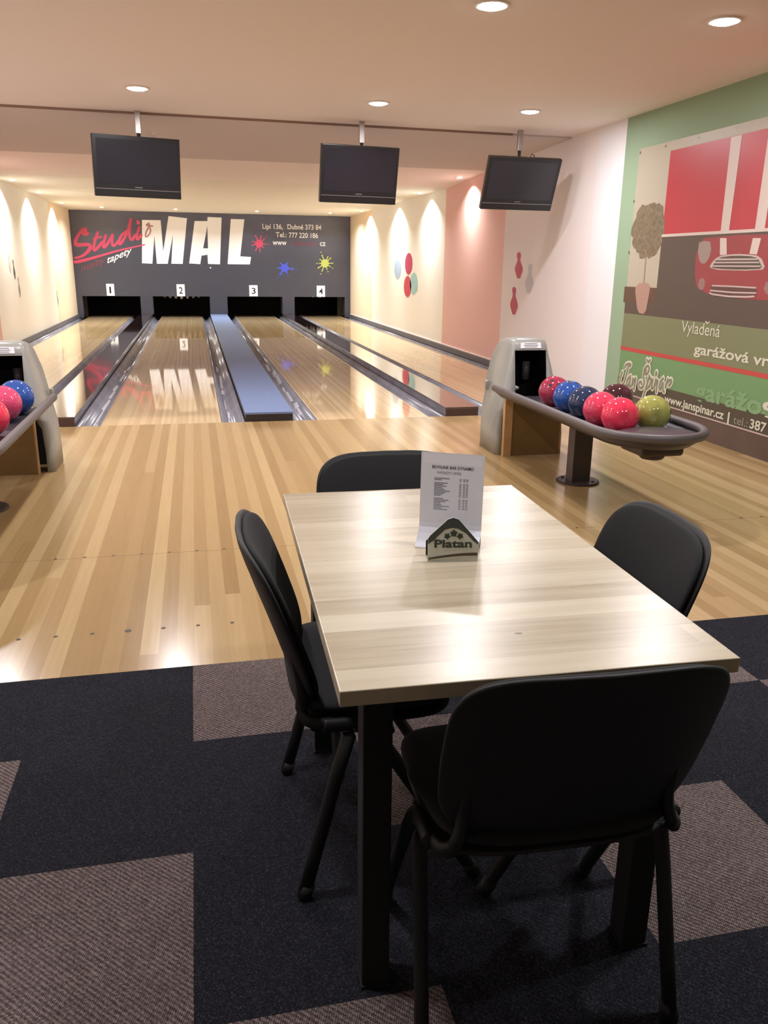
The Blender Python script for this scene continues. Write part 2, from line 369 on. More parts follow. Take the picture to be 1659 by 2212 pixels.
# ------------------------------------------------------------------ masking panel with its writing
MK = thing('masking_panel', 'dark grey panel over the pin openings with large white block letters', 'masking panel', (0, Y_MASK, 0))
PM = lambda u, v, l=0.0: Vector((u, -l, v))
OPEN = [(-2.785, -1.36), (-1.047, 0.405), (0.862, 2.318), (2.643, 4.02)]; ZO = 0.54
bm = boxes((XL+.01, XR-.01, 0, 0.04, ZO, 2.61)); xs = [XL+.01]+[a for o in OPEN for a in o]+[XR-.01]
for a, b in zip(xs[0::2], xs[1::2]): box(bm, a, b, 0, 0.04, CAP_H+.002 if -2 < a < 3 else 0.003, ZO)
for a, b in OPEN:                                        # returns of the openings
    box(bm, a-0.015, a, 0.04, 0.5, CAP_H+.002, ZO); box(bm, b, b+0.015, 0.04, 0.5, CAP_H+.002, ZO)
g = Nodes('charcoal mask with sheen'); cl = g.noise(g.xyz(g.math('MULTIPLY', g.x, 0.5), 0.0, g.z), 1.6, 5, 0.6)
up = g.math('MULTIPLY', g.math('SMOOTH_MIN', 1.0, g.math('MAXIMUM', 0.0, g.math('SUBTRACT', g.z, 1.5)), 0.1), 0.9)  # bluish cloudy sheen from the lamps, painted into the panel's upper part
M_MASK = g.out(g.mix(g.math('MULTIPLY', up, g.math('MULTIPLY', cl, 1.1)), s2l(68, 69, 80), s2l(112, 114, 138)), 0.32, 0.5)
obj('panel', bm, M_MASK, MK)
M_LW, M_RED, M_BLU, M_LIME, M_DIM = mat('white letters', s2l(250, 250, 252), 0.5), mat('rose letters', s2l(206, 72, 104), 0.5), mat('blue splat', s2l(70, 84, 200), 0.5), mat('lime splat', s2l(188, 196, 96), 0.5), mat('faded red letters', s2l(132, 64, 82), 0.5)
MAL = [[(-1.183, 2.412), (-0.727, 2.415), (-0.71, 1.663), (-0.527, 2.519), (-0.071, 2.477), (-0.241, 1.356), (-0.526, 1.358), (-0.446, 2.074), (-0.617, 1.355), (-0.889, 1.352), (-0.907, 2.03), (-1.001, 1.352), (-1.257, 1.362)],
       [(0.116, 2.414), (0.435, 2.418), (0.446, 2.518), (0.801, 2.514), (0.709, 1.358), (0.402, 1.364), (0.4, 1.593), (0.246, 1.566), (0.204, 1.356), (-0.077, 1.371)],
       [(1.032, 2.484), (1.38, 2.483), (1.241, 1.565), (1.52, 1.551), (1.483, 1.364), (0.905, 1.364)]]
for k, pl in enumerate(MAL): obj('block_letter', art([pl], PM, 0.004), M_LW, MK)
obj('letter_counter', art([[(0.429, 2.294), (0.421, 1.751), (0.297, 1.75)]], PM, 0.006), M_MASK, MK)
obj('paint_fleck', art([[(0.435, 1.283), (0.463, 1.286), (0.484, 1.261), (0.452, 1.25)]], PM, 0.004), M_LW, MK)
ST = [([(-2.534, 2.061), (-2.614, 2.053), (-2.601, 2.126), (-2.545, 2.167), (-2.646, 2.152), (-2.781, 1.977), (-2.846, 1.843), (-2.812, 1.777), (-2.651, 1.793), (-2.49, 1.802), (-2.485, 1.702), (-2.603, 1.579), (-2.73, 1.499), (-2.88, 1.468)], [.10,.12,.11,.09,.07,.07,.09,.10,.08,.09,.09,.075,.06,.045]),
      ([(-2.278, 2.093), (-2.378, 1.864), (-2.423, 1.649), (-2.353, 1.677), (-2.176, 1.868)], .068), ([(-2.391, 1.937), (-2.193, 1.988)], .045),
      ([(-2.089, 2.023), (-2.167, 1.814), (-2.169, 1.714), (-2.074, 1.802), (-1.927, 2.033)], .068), ([(-1.919, 2.046), (-1.965, 1.818), (-1.915, 1.758), (-1.797, 1.888)], .065),
      ([(-1.575, 2.133), (-1.719, 2.023), (-1.791, 1.874), (-1.77, 1.794), (-1.658, 1.93), (-1.549, 2.12), (-1.452, 2.423)], .065), ([(-1.459, 2.416), (-1.527, 2.04), (-1.477, 1.893), (-1.371, 2.043)], .065),
      ([(-1.262, 2.233), (-1.337, 2.044), (-1.339, 1.909), (-1.224, 2.046)], .065), ([(-1.287, 2.36), (-1.28, 2.34)], .085),
      ([(-2.882, 1.371), (-2.754, 1.389), (-2.313, 1.513), (-1.759, 1.679), (-1.161, 1.815)], [.075,.08,.055,.045,.03])]
pol = []
for p, w in ST:
    if isinstance(w, list): pol += stroke(smooth2([(*a, b) for a, b in zip(p, w)]) and [q[:2] for q in smooth2([(*a, b) for a, b in zip(p, w)])], [q[2] for q in smooth2([(*a, b) for a, b in zip(p, w)])])
    else: pol += stroke(smooth2(p), w)
obj('script_lettering', art(pol, PM, 0.005), M_RED, MK, label='pink handwritten word')
pol = stroke(smooth2([(-1.037, 2.231), (-1.105, 2.129), (-1.139, 1.98), (-1.021, 2.063), (-0.977, 2.199), (-1.037, 2.231)]), .035) + stroke([(-1.063, 2.291), (-1.031, 2.312), (-1.007, 2.268), (-0.924, 2.27)], [.07, .11, .06, .025])
obj('script_letter', art(pol, PM, 0.0075), mat('dusty rose letter', s2l(170, 128, 140), 0.5), MK)
lettering('lettering', 'tapety', (-2.104, 1.349), 0.62, 0.17, PM, M_LW, MK, 0.005, 0.01, 0.42, 0.3)
lettering('lettering', 'malby', (-2.763, 1.131), 0.62, 0.17, PM, M_DIM, MK, 0.005, 0.0, 0.40, 0.3)
lettering('lettering', 'Lipí 136,', (1.84, 2.263), 0.532, 0.126, PM, M_LW, MK, 0.008, 0.01)
lettering('lettering', 'Dubné 373 84', (2.493, 2.265), 0.897, 0.126, PM, M_LW, MK, 0.008, 0.01)
lettering('lettering', 'Tel.:', (2.185, 2.063), 0.279, 0.127, PM, M_LW, MK, 0.008, 0.01)
lettering('lettering', '777 220 186', (2.526, 2.057), 0.775, 0.128, PM, M_LW, MK, 0.008, 0.01)
lettering('lettering', 'www', (2.095, 1.864), 0.365, 0.139, PM, M_LW, MK, 0.008, 0.01)
lettering('lettering', 'studiomal', (2.619, 1.861), 0.630, 0.117, PM, M_DIM, MK, 0.008, 0.01)
lettering('lettering', 'cz', (3.349, 1.861), 0.149, 0.141, PM, M_LW, MK, 0.008, 0.01)
def splat(c, r, seed, n=9):
    random.seed(seed); out, drops = [], []
    for k in range(n):
        a = 2*math.pi*(k+random.uniform(-.2, .2))/n; l = r*random.uniform(0.75, 1.1); h = r*.46
        for da, rr in ((-.30, h), (-.13, h*1.08), (-.07, l*.8), (-.09, l*.95), (0, l*1.03), (.09, l*.95), (.07, l*.8), (.13, h*1.08)): out.append((c[0]+math.cos(a+da*9/n)*rr, c[1]+math.sin(a+da*9/n)*rr))
        if random.random() < .4: drops.append(ellipse((c[0]+math.cos(a)*l*1.3, c[1]+math.sin(a)*l*1.3), r*0.09, r*0.06, 10))
    return [out]+drops
obj('paint_splat', art(splat((1.744, 1.893), 0.21, 3, 9), PM, 0.005), M_RED, MK, label='pink paint splat')
bl = (2.398, 1.283)
obj('paint_splat', art(splat(bl, 0.22, 8, 6), PM, 0.005), M_BLU, MK, label='blue paint splat')
obj('paint_splat', art(splat((3.482, 1.414), 0.22, 5, 10), PM, 0.005), M_LIME, MK, label='yellow green paint splat')
# number signs
M_PAPER, M_INK = mat('white paper', s2l(244, 244, 248), 0.7), mat('black ink', s2l(30, 30, 34), 0.7)
for k, (a, b) in enumerate(([(-2.181, 0.846), (-1.989, 0.549)], [(-0.431, 0.847), (-0.225, 0.544)], [(1.443, 0.836), (1.665, 0.552)], [(3.249, 0.836), (3.474, 0.547)])):
    o = thing('lane_number_sign', 'white paper sign with the black number %d above its pin opening' % (k+1), 'number sign', (0, Y_MASK, 0), 0, 'lane number signs')
    obj('paper', boxes((a[0], b[0], -0.012, -0.002, b[1], a[1])), M_PAPER, o)
    h = a[1]-b[1]; w = b[0]-a[0]
    lettering('number', str(k+1), (a[0]+w*(.36 if k == 0 else .27), b[1]+h*0.22), w*(0.24 if k == 0 else 0.48), h*0.56, PM, M_INK, o, 0.013, 0.012)

# ------------------------------------------------------------------ pins hanging behind the openings
M_PIN = mat('pin white', s2l(226, 222, 216), 0.3)
PPROF = [(0.0, 0), (0.024, 0), (0.026, 0.004), (0.036, 0.045), (0.05, 0.085), (0.0605, 0.115), (0.058, 0.145), (0.048, 0.185), (0.033, 0.225), (0.024, 0.255), (0.0235, 0.27), (0.028, 0.305), (0.0324, 0.34), (0.03, 0.362), (0.02, 0.376), (0.0, 0.381)]
pin0 = None
for li, zb, c in ((1, 0.46, -0.325), (3, 0.505, 3.40)):
    rk = obj('pinsetter', boxes((c-0.6, c+0.6, 23.15, 24.4, zb+0.381, zb+0.42)), M_BLACK); tag(rk, 'black pin lifting plate behind the opening of lane %d' % (li+1), 'pinsetter', 'pinsetters')
    for row in range(4):
        for k in range(row+1):
            if pin0 is None: p = pin0 = obj('bowling_pin', lathe(bmesh.new(), PPROF, n=20), M_PIN, smooth=True)
            else: p = pin0.copy(); COL.objects.link(p)
            p.location = (c+(k-row/2)*0.3048, 23.3+row*0.264, zb)
            tag(p, 'white bowling pin lifted up behind the panel over the %s lane' % ORD[li], 'bowling pin', 'pins hanging over the %s lane' % ORD[li])

# ------------------------------------------------------------------ lamps
M_RING, M_LAMP = mat('lamp ring', s2l(236, 232, 226), 0.4), mat('lamp glass', (1, 0.98, 0.97), 0.4, emit=30.0)
M_SPOT = mat('spot glass', (1, 0.97, 0.9), 0.4, emit=3.0)
def lamp(x, y, z, r, w, colr, label, group, name='ceiling_lamp', spread=180, glass=None):
    o = thing(name, label, 'ceiling lamp', (x, y, z), 0, group)
    obj('ring', lathe(bmesh.new(), [(r*0.86, -0.004), (r*0.9, -0.010), (r*1.06, -0.008), (r*1.1, 0.0), (r*0.86, 0.0)], n=32), M_RING, o, smooth=True)
    obj('diffuser', lathe(bmesh.new(), [(r*0.87, 0.0), (r*0.86, -0.010), (r*0.6, -0.018), (0, -0.020)], n=32), glass or M_LAMP, o, smooth=True)
    ld = bpy.data.lights.new('lamp_light', 'AREA'); ld.shape = 'DISK'; ld.size = r*1.7; ld.energy = w; ld.color = colr; ld.spread = math.radians(spread)
    lo = bpy.data.objects.new('lamp_light', ld); COL.objects.link(lo); lo.parent = o; lo.location = (0, 0, -0.022)
    return o
for x, y, lb in ((-0.37, 7.80, 'round recessed ceiling light above the left monitor'), (1.69, 7.87, 'round recessed ceiling light above the middle monitor'), (3.13, 7.87, 'round recessed ceiling light above the right monitor'),
                 (1.69, 4.90, 'round recessed ceiling light cut by the top edge of the picture'), (3.09, 4.83, 'round recessed ceiling light nearest the green wall')):
    lamp(x, y, ZC, 0.092, LAMP_W, LAMP_COL, lb, 'round ceiling lights')
for x, y in ((-0.37, 4.9), (-2.0, 7.8), (-2.0, 4.9), (-0.37, 1.6), (1.69, 1.6), (3.1, 1.6)):
    lamp(x, y, ZC, 0.092, LAMP_W*(0.7 if y < 2 else 1), LAMP_COL, 'round recessed ceiling light outside the picture', 'round ceiling lights')
for sx, x, sd in ((1, XR-0.22, 'right'), (-1, XL+0.22, 'left')):
    for y, w in ((12.6, .3), (14.9, .6), (17.3, .9), (20.2, 1)):
        z = 2.615 if y > 14 else 2.617+(14-y)*0.0323
        lamp(x, y, z-0.002, 0.055, WASH_W*w, WASH_COL, 'small recessed spotlight washing the %s lane wall, %s' % (sd, {12.6: 'nearest to the room', 14.9: 'second from the room', 17.3: 'third from the room', 20.2: 'nearest to the pins'}[y]), 'wall washing spotlights', 'recessed_spotlight', 130, M_SPOT)
for x, lb in ((-2.0, 'lane 1'), (-.32, 'lane 2'), (1.6, 'lane 3'), (3.4, 'lane 4')):
    lamp(x, 21.4, 2.612, 0.05, MASK_W, (0.84, 0.92, 1.0), 'small recessed spotlight lighting the grey panel above '+lb, 'spotlights on the grey panel', 'recessed_spotlight', 150, M_SPOT)

# ------------------------------------------------------------------ monitors on ceiling poles
M_TV, M_SCR = mat('black tv plastic', s2l(28, 25, 26), 0.35), mat('dark screen', s2l(40, 36, 42), 0.22)
M_POLE, M_STEEL = mat('pale metal bracket', s2l(176, 168, 164), 0.35, 0.6), mat('dark steel', s2l(62, 60, 62), 0.4, 0.3)
for (X, Y, Z, t, yw, w), px, lb in (((-0.462, 8.82, 2.261, 0.10, 0.25, .82), -0.44, 'switched off black monitor on a ceiling pole, left of the three'),
                            ((1.703, 8.79, 2.260, 0.20, 0.13, .82), 1.745, 'switched off black monitor on a ceiling pole, middle of the three'),
                            ((3.466, 8.85, 2.229, 0.41, 0.033, .82), 3.475, 'switched off black monitor, strongly tilted, nearest the right wall')):
    o = thing('monitor', lb, 'monitor', (X, Y, Z), 0, 'hanging monitors')
    R = Matrix.Rotation(yw, 4, 'Z') @ Matrix.Rotation(t, 4, 'X')
    h = .545
    def part(nm, bm, m, bev=0.0):
        q = obj(nm, bm, m, o, bevel=bev); q.matrix_local = R; return q
    part('casing', boxes((-w/2, w/2, 0, 0.055, -h/2, h/2), (-w/2+.06, w/2-.06, 0.055, 0.10, -h/2+.07, h/2-.06)), M_TV, 0.006)
    part('screen', boxes((-w/2+.035, w/2-.035, -0.002, 0, -h/2+.115, h/2-.035)), M_SCR)
    part('chrome_line', boxes((-w/2+.01, w/2-.01, -0.003, 0, -h/2+.068, -h/2+.073)), mat('thin silver strip', s2l(150, 140, 138), 0.3, 0.5))
    part('badge', boxes((-.035, .035, -0.003, 0, -h/2+.086, -h/2+.096)), mat('badge grey', s2l(96, 90, 92), 0.4))
    bx = px-X; zt = ZC-Z
    obj('ceiling_bracket', boxes((bx-.026, bx+.026, 0.10, 0.15, zt-0.20, zt)), M_POLE, o, bevel=0.004)
    obj('pole', tube(bmesh.new(), [(bx, 0.125, zt-0.20), (bx, 0.125, 0.0)], 0.017), M_STEEL, o, smooth=True)
    obj('mount_plate', boxes((bx-.09, bx+.09, 0.085, 0.125, -0.12, 0.12)), M_STEEL, o)
    if X > 3 or X < 0:
        s_ = .1
        obj('cable', tube(bmesh.new(), [(bx+s_, 0.06, .22), (bx+s_, .06, .29), (bx+s_+.02, .06, .315), (bx+s_+.045, .06, .30), (bx+s_+.055, .06, .23)], 0.005, 8), M_TV if X > 3 else M_POLE, o, smooth=True)

# ------------------------------------------------------------------ wall stickers
PR = lambda u, v, l=0.0: Vector((XR-l, u, v))
PLF = lambda u, v, l=0.0: Vector((XL+l, u, v))
PINS = [(0, 0), (.12, 0), (.2, .12), (.3, .25), (.33, .34), (.3, .44), (.2, .56), (.12, .66), (.11, .72), (.15, .82), (.17, .9), (.12, .97), (0, 1)]
def pin_outline(c, w, h, lean): return [(c[0]+s*x*w+lean*(z-.5)*h, c[1]+(z-.5)*h) for s, seq in ((1, PINS), (-1, PINS[::-1][1:-1])) for x, z in seq]
def sticker(name, poly, P, colr, label, cat, group):
    me = obj(name, art([poly], P, 0.003), mat('sticker %d %d %d' % colr, s2l(*colr), 0.5)); return tag(me, label, cat, group)
for c, colr, lb in (((17.37, 1.325), (168, 186, 212), 'pale blue oval sticker, leftmost of four on the cream wall'), ((16.44, 1.42), (196, 70, 108), 'crimson oval sticker, uppermost of four on the cream wall'),
                    ((16.50, 0.985), (206, 76, 96), 'red oval sticker, lowest left beside the turquoise one'), ((16.01, 1.05), (168, 212, 214), 'pale turquoise oval sticker, rightmost of four')):
    sticker('oval_wall_sticker', ellipse(c, 0.30, 0.205), PR, colr, lb, 'wall sticker', 'oval wall stickers')
for c, h, lean, colr, lb in (((10.58, 1.41), .33, .12, (190, 84, 104), 'red pin shaped sticker, upper one by the pink stripe'), ((10.68, .955), .36, .12, (190, 84, 104), 'red pin shaped sticker, lower one by the pink stripe'),
                       ((10.19, 1.25), .36, -.02, (196, 194, 198), 'pale grey pin shaped sticker right of the red ones')):
    sticker('pin_wall_sticker', pin_outline(c, 0.42, h, lean), PR, colr, lb, 'wall sticker', 'pin shaped stickers on the right wall')
for c, h, colr, lb in (((15.40, 1.25), .31, (92, 92, 98), 'dark narrow pin sticker on the left wall'), ((15.67, .955), .34, (150, 148, 150), 'grey narrow pin sticker below the dark one on the left wall'),
                       ((19.76, .62), .30, (160, 156, 150), 'faint grey pin sticker on the left wall nearest the lane end'), ((15.1, 1.36), .3, (224, 214, 206), 'very faint pin sticker highest on the left wall')):
    sticker('pin_wall_sticker', pin_outline(c, 0.22, h, -.1), PLF, colr, lb, 'wall sticker', 'pin shaped stickers on the left wall')

# ------------------------------------------------------------------ advertising banner on the green wall
BN = thing('advertising_banner', 'large printed banner with a red car in a garage on the green wall', 'banner', (XR-0.003, 0, 0))
PB = lambda u, v, l=0.0: Vector((-l, -u, v))            # u = -y, so that u runs to the right as seen
yl = (-7.671, 2.467); zt_b = yl[1]; ub = yl[0]; z_bot = 0.19; UE = -3.2
def bm_(polys, l): return art(polys, PB, l)
CFAC, CDARK = mat('print cream', s2l(180, 171, 152), 0.45), mat('print dark garage', s2l(88, 74, 66), 0.45)
CRED, CCAR, CWHT, CCHR = mat('print red door', s2l(182, 58, 66), 0.4), mat('print red car', s2l(150, 62, 66), 0.4), mat('print white', s2l(206, 190, 180), 0.45), mat('print chrome', s2l(190, 172, 164), 0.4)
CGR1, CGR2, CLINE, CBAND = mat('print olive', s2l(122, 126, 92), 0.45), mat('print green', s2l(112, 148, 100), 0.45), mat('print red line', s2l(190, 72, 68), 0.45), mat('print dark band', s2l(78, 70, 58), 0.45)
obj('banner_sheet', boxes((-0.004, 0, -UE, -ub, z_bot, zt_b)), CFAC, BN)
zf, zg = (-7.404, 1.215)[1], (-7.225, 0.963)[1]
zr = (-6.753, 0.624)[1]; zd = (-6.687, 0.341)[1]
dl = [(-7.11, 2.385), (-7.11, 1.676)]; ud = (dl[0][0]+dl[1][0])/2; zdt = dl[0][1]; zdl = (-6.312, 1.675)[1]
obj('printed_garage', bm_([[(ub, zg), (UE, zg), (UE, zdl), (ud, zdl), (ud, zf), (ub, zf)]], 0.005), CDARK, BN)
obj('printed_lawn', bm_([[(ub, zr), (UE, zr), (UE, zg), (ub, zg)]], 0.005), CGR1, BN)
obj('printed_green_field', bm_([[(ub, zd), (UE, zd), (UE, zr), (ub, zr)]], 0.005), CGR2, BN)
obj('printed_dark_band', bm_([[(ub, z_bot), (UE, z_bot), (UE, zd), (ub, zd)]], 0.005), CBAND, BN)
obj('printed_red_line', bm_([[(ub, zr-.018), (UE, zr-.018), (UE, zr+.018), (ub, zr+.018)]], 0.0065), CLINE, BN)
obj('printed_door', bm_([[(ud, zdl), (UE, zdl), (UE, zdt), (ud, zdt)]], 0.006), CRED, BN)
for pl in ([(-6.238, 2.38), (-6.1, 2.381), (-6.115, 1.679), (-6.225, 1.679)], [(-5.783, 2.388), (-5.658, 2.392), (-5.681, 1.677), (-5.794, 1.678)]): obj('printed_door_stripe', bm_([pl], 0.0075), CWHT, BN)
obj('printed_door_edge', bm_([[(ud, zdl-.012), (UE, zdl-.012), (UE, zdl+.012), (ud, zdl+.012)]], 0.008), CWHT, BN)
obj('printed_car', bm_([[(-6.453, 1.635), (-6.5, 1.574), (-6.538, 1.5), (-6.522, 1.357), (-6.479, 1.252), (-6.319, 1.196), (-5.869, 1.173), (-5.333, 1.172), (-5.245, 1.214), (-5.331, 1.591), (-5.488, 1.639), (-5.974, 1.65)]], 0.0065), CCAR, BN)
for pl in ([(-6.221, 1.632), (-6.135, 1.629), (-6.105, 1.504), (-6.196, 1.501)], [(-5.804, 1.621), (-5.707, 1.618), (-5.73, 1.501), (-5.821, 1.507)]): obj('printed_car_stripe', bm_([pl], 0.0075), CWHT, BN)
obj('printed_headlight', bm_([[(-6.51, 1.604), (-6.442, 1.615), (-6.353, 1.609), (-6.324, 1.548), (-6.338, 1.482), (-6.385, 1.436), (-6.435, 1.434), (-6.48, 1.465), (-6.511, 1.533)]], 0.0075), mat('print lamp grey', s2l(150, 134, 126), 0.4), BN)
for pl in ([(-6.454, 1.267), (-6.44, 1.307), (-6.404, 1.32), (-6.366, 1.305), (-6.351, 1.266), (-6.366, 1.23), (-6.402, 1.22), (-6.441, 1.235)], [(-5.596, 1.255), (-5.581, 1.304), (-5.521, 1.305), (-5.495, 1.255), (-5.511, 1.217), (-5.562, 1.218)]): obj('printed_fog_lamp', bm_([pl], 0.0075), mat('print fog grey', s2l(146, 112, 108), 0.4), BN)
obj('printed_grille_rim', bm_([[(-6.317, 1.412), (-6.287, 1.447), (-6.239, 1.478), (-6.166, 1.498), (-6.051, 1.505), (-5.938, 1.507), (-5.802, 1.501), (-5.721, 1.493), (-5.664, 1.469), (-5.618, 1.413), (-5.637, 1.392), (-5.829, 1.383), (-5.996, 1.383), (-6.195, 1.386), (-6.289, 1.398)]], 0.008), CCHR, BN)
obj('printed_grille', bm_([[(-6.282, 1.407), (-6.236, 1.464), (-6.169, 1.484), (-6.048, 1.493), (-5.936, 1.494), (-5.799, 1.489), (-5.733, 1.478), (-5.698, 1.462), (-5.648, 1.411), (-5.674, 1.398), (-5.831, 1.392), (-5.997, 1.391), (-6.173, 1.395), (-6.271, 1.401)]], 0.0095), CDARK, BN)
obj('printed_grille_bars', bm_([[(-6.232, 1.474), (-5.716, 1.473), (-5.704, 1.462), (-6.235, 1.46)], [(-6.257, 1.448), (-5.69, 1.449), (-5.678, 1.439), (-6.264, 1.437)], [(-6.282, 1.422), (-5.664, 1.421), (-5.654, 1.411), (-6.282, 1.41)]], 0.011), CCHR, BN)
obj('printed_lower_grille', bm_([[(-6.265, 1.259), (-5.684, 1.258), (-5.675, 1.217), (-5.691, 1.196), (-5.786, 1.187), (-6.009, 1.184), (-6.226, 1.192), (-6.263, 1.204)]], 0.008), mat('print dark red', s2l(96, 62, 60), 0.4), BN)
obj('printed_grille_lines', bm_(stroke([(-6.247, 1.261), (-5.969, 1.262), (-5.684, 1.259)], .012)+stroke([(-6.264, 1.222), (-5.959, 1.216), (-5.676, 1.221)], .012)+stroke([(-6.269, 1.202), (-6.227, 1.193), (-6.009, 1.184), (-5.786, 1.188), (-5.691, 1.196)], .014), 0.0095), CCHR, BN)
random.seed(4); tc_ = (-7.363, 1.733); tp = []
for k in range(46):
    a = 2*math.pi*k/46; r = 1+random.uniform(-.09, .09); tp.append((tc_[0]+.30*r*math.cos(a), tc_[1]+.245*r*math.sin(a)))
obj('printed_tree_crown', bm_([tp], 0.0065), mat('print olive crown', s2l(122, 108, 86), 0.5, noise=(26, 0.3)), BN)
obj('printed_tree_trunk', bm_(stroke([(-7.36, 1.552), (-7.349, 1.242)], .02), 0.006), mat('print trunk', s2l(156, 132, 110), 0.5), BN)
obj('printed_vase', bm_([[(-7.491, 1.219), (-7.429, 1.254), (-7.284, 1.258), (-7.22, 1.227), (-7.228, 1.165), (-7.254, 1.009), (-7.293, 0.974), (-7.378, 0.979), (-7.425, 1.021), (-7.487, 1.167)]], 0.007), mat('print clay', s2l(172, 138, 122), 0.5), BN)
obj('printed_soil_strip', bm_([[(-7.709, 1.216), (-7.112, 1.219), (-7.116, 1.082), (-7.708, 1.069)]], 0.0055), mat('print brown', s2l(98, 74, 60), 0.5), BN)
CTX = mat('print pale text', s2l(206, 204, 184), 0.5)
lettering('lettering', 'Vyladená', (-6.626, 0.859), 0.564, 0.102, PB, CTX, BN, 0.008, 0)
lettering('lettering', 'garážová vrata', (-6.396, 0.697), 1.225, 0.085, PB, CTX, BN, 0.008, 0.02)
lettering('lettering', 'garážo', (-6.305, 0.332), 0.881, 0.143, PB, mat("print ghost green", s2l(126, 160, 116), 0.5), BN, 0.0075, 0.03)
lettering('lettering', 'g', (-5.433, 0.349), 0.185, 0.141, PB, CTX, BN, 0.0085, 0.03)
lettering('lettering', 'www.janspinar.cz', (-6.771, 0.218), 0.900, 0.071, PB, CTX, BN, 0.008, 0.025)
lettering('lettering', '|', (-5.818, 0.215), 0.022, 0.077, PB, CTX, BN, 0.008, 0)
lettering('lettering', 'tel.:', (-5.741, 0.211), 0.181, 0.064, PB, mat("print dim text", s2l(150, 146, 130), 0.5), BN, 0.008, 0)
lettering('lettering', '387 000', (-5.536, 0.212), 0.423, 0.073, PB, CTX, BN, 0.008, 0.02)
obj('caron', bm_(stroke([(-6.278, 0.971), (-6.251, 0.956), (-6.228, 0.971)], .012), .008), CTX, BN)
JS = [[(-7.545, 0.442), (-7.533, 0.47), (-7.469, 0.489), (-7.424, 0.485), (-7.447, 0.466)], [(-7.473, 0.462), (-7.494, 0.389), (-7.529, 0.291), (-7.581, 0.25), (-7.623, 0.265), (-7.617, 0.319), (-7.585, 0.389)], [(-7.42, 0.372), (-7.467, 0.339), (-7.482, 0.28), (-7.444, 0.269), (-7.42, 0.328), (-7.408, 0.378), (-7.423, 0.301), (-7.416, 0.262), (-7.369, 0.291)],
      [(-7.364, 0.357), (-7.374, 0.273), (-7.343, 0.338), (-7.303, 0.378), (-7.319, 0.306), (-7.326, 0.253)], [(-7.133, 0.468), (-7.156, 0.418), (-7.094, 0.439), (-7.081, 0.495), (-7.113, 0.514), (-7.167, 0.476), (-7.179, 0.411), (-7.151, 0.372), (-7.145, 0.322), (-7.183, 0.282), (-7.243, 0.291), (-7.244, 0.334), (-7.2, 0.351), (-7.191, 0.324)],
      [(-7.139, 0.562), (-7.106, 0.54), (-7.083, 0.566)], [(-7.066, 0.421), (-7.095, 0.32), (-7.144, 0.196)], [(-7.089, 0.372), (-7.04, 0.412), (-7.022, 0.381), (-7.049, 0.318), (-7.09, 0.296)], [(-6.997, 0.397), (-7.009, 0.299), (-6.977, 0.32)], [(-6.96, 0.447), (-6.949, 0.473), (-6.938, 0.462), (-6.95, 0.44)],
      [(-6.943, 0.404), (-6.966, 0.301), (-6.955, 0.348), (-6.903, 0.417), (-6.918, 0.337), (-6.912, 0.29)], [(-6.824, 0.428), (-6.869, 0.385), (-6.871, 0.319), (-6.841, 0.323), (-6.818, 0.416), (-6.809, 0.319), (-6.781, 0.313)], [(-6.753, 0.429), (-6.774, 0.333), (-6.763, 0.391), (-6.725, 0.421), (-6.694, 0.435), (-6.682, 0.41), (-6.716, 0.377)]]
po, pi_ = [], []
for p in JS:
    q = smooth2(p); po += stroke(q, .058); pi_ += stroke(q, .022)
obj('script_lettering', bm_(po, 0.008), CTX, BN, label='pale outlined handwritten name')
obj('script_lettering_core', bm_(pi_, 0.0125), mat('print grey green', s2l(132, 134, 112), 0.5), BN)
for u, z in ([(-7.647, 2.432), (-7.683, 2.005), (-7.69, 1.539), (-7.203, 2.434), (-6.696, 2.436), (-6.188, 2.442), (-7.273, 0.252)]):
    bm = bmesh.new(); bm.faces.new([bm.verts.new(PB(u+.012*math.cos(k*math.pi/6), z+.012*math.sin(k*math.pi/6), .0055)) for k in range(12)])
    obj('banner_screw', bm, mat('screw heads', s2l(120, 112, 98), 0.4, 0.5), BN)

# ------------------------------------------------------------------ ball returns
M_HOOD = mat('grey moulded plastic', s2l(152, 152, 145), 0.32, noise=(3, 0.06))
M_RACK, M_TUB = mat('grey rubber rim', s2l(92, 84, 84), 0.45), mat('dark rack tray', s2l(58, 54, 60), 0.38)
M_PINE, M_PLY = mat('pine post', s2l(200, 158, 110), 0.5, noise=(6, 0.12)), mat('brown plywood', s2l(126, 98, 58), 0.4, noise=(4, 0.18))
M_POST = mat('dark painted steel post', s2l(66, 54, 52), 0.42)
def hood_mesh():
    bm = bmesh.new()                                    # levels: z, half width, front y, back y
    lv = [(0.0, .275, .04, .50), (.15, .275, .04, .50), (.30, .262, .05, .53), (.46, .225, .07, .565), (.54, .205, .085, .60), (.66, .178, .105, .62), (.785, .148, .13, .57), (.825, .142, .14, .50), (.855, .132, .155, .41), (.868, .105, .185, .34)]
    rings = []
    for z, hw, f, b in lv:
        rc = min(.05, hw*.4); rb = min(.09, (b-f)*.4); iw = min(hw*.86, .128) if z > .4 else hw*.82
        pts = [(-iw, f), (iw, f), (hw-rc*.3, f+.004), (hw, f+rc*.6), (hw, (f+b)/2), (hw, b-rb), (hw-rb*.3, b-rb*.3), (hw-rb, b), (0, b), (-hw+rb, b), (-hw+rb*.3, b-rb*.3), (-hw, b-rb), (-hw, (f+b)/2), (-hw, f+rc*.6), (-hw+rc*.3, f+.004)]
        rings.append([bm.verts.new((x, y, z)) for x, y in pts])
    n = len(rings[0])
    for i, (A, B) in enumerate(zip(rings, rings[1:])):
        for k in range(n):
            if k == 0 and i < 6: continue              # open front
            bm.faces.new((A[k], A[(k+1) % n], B[(k+1) % n], B[k]))
    bm.faces.new(rings[-1])
    return bm
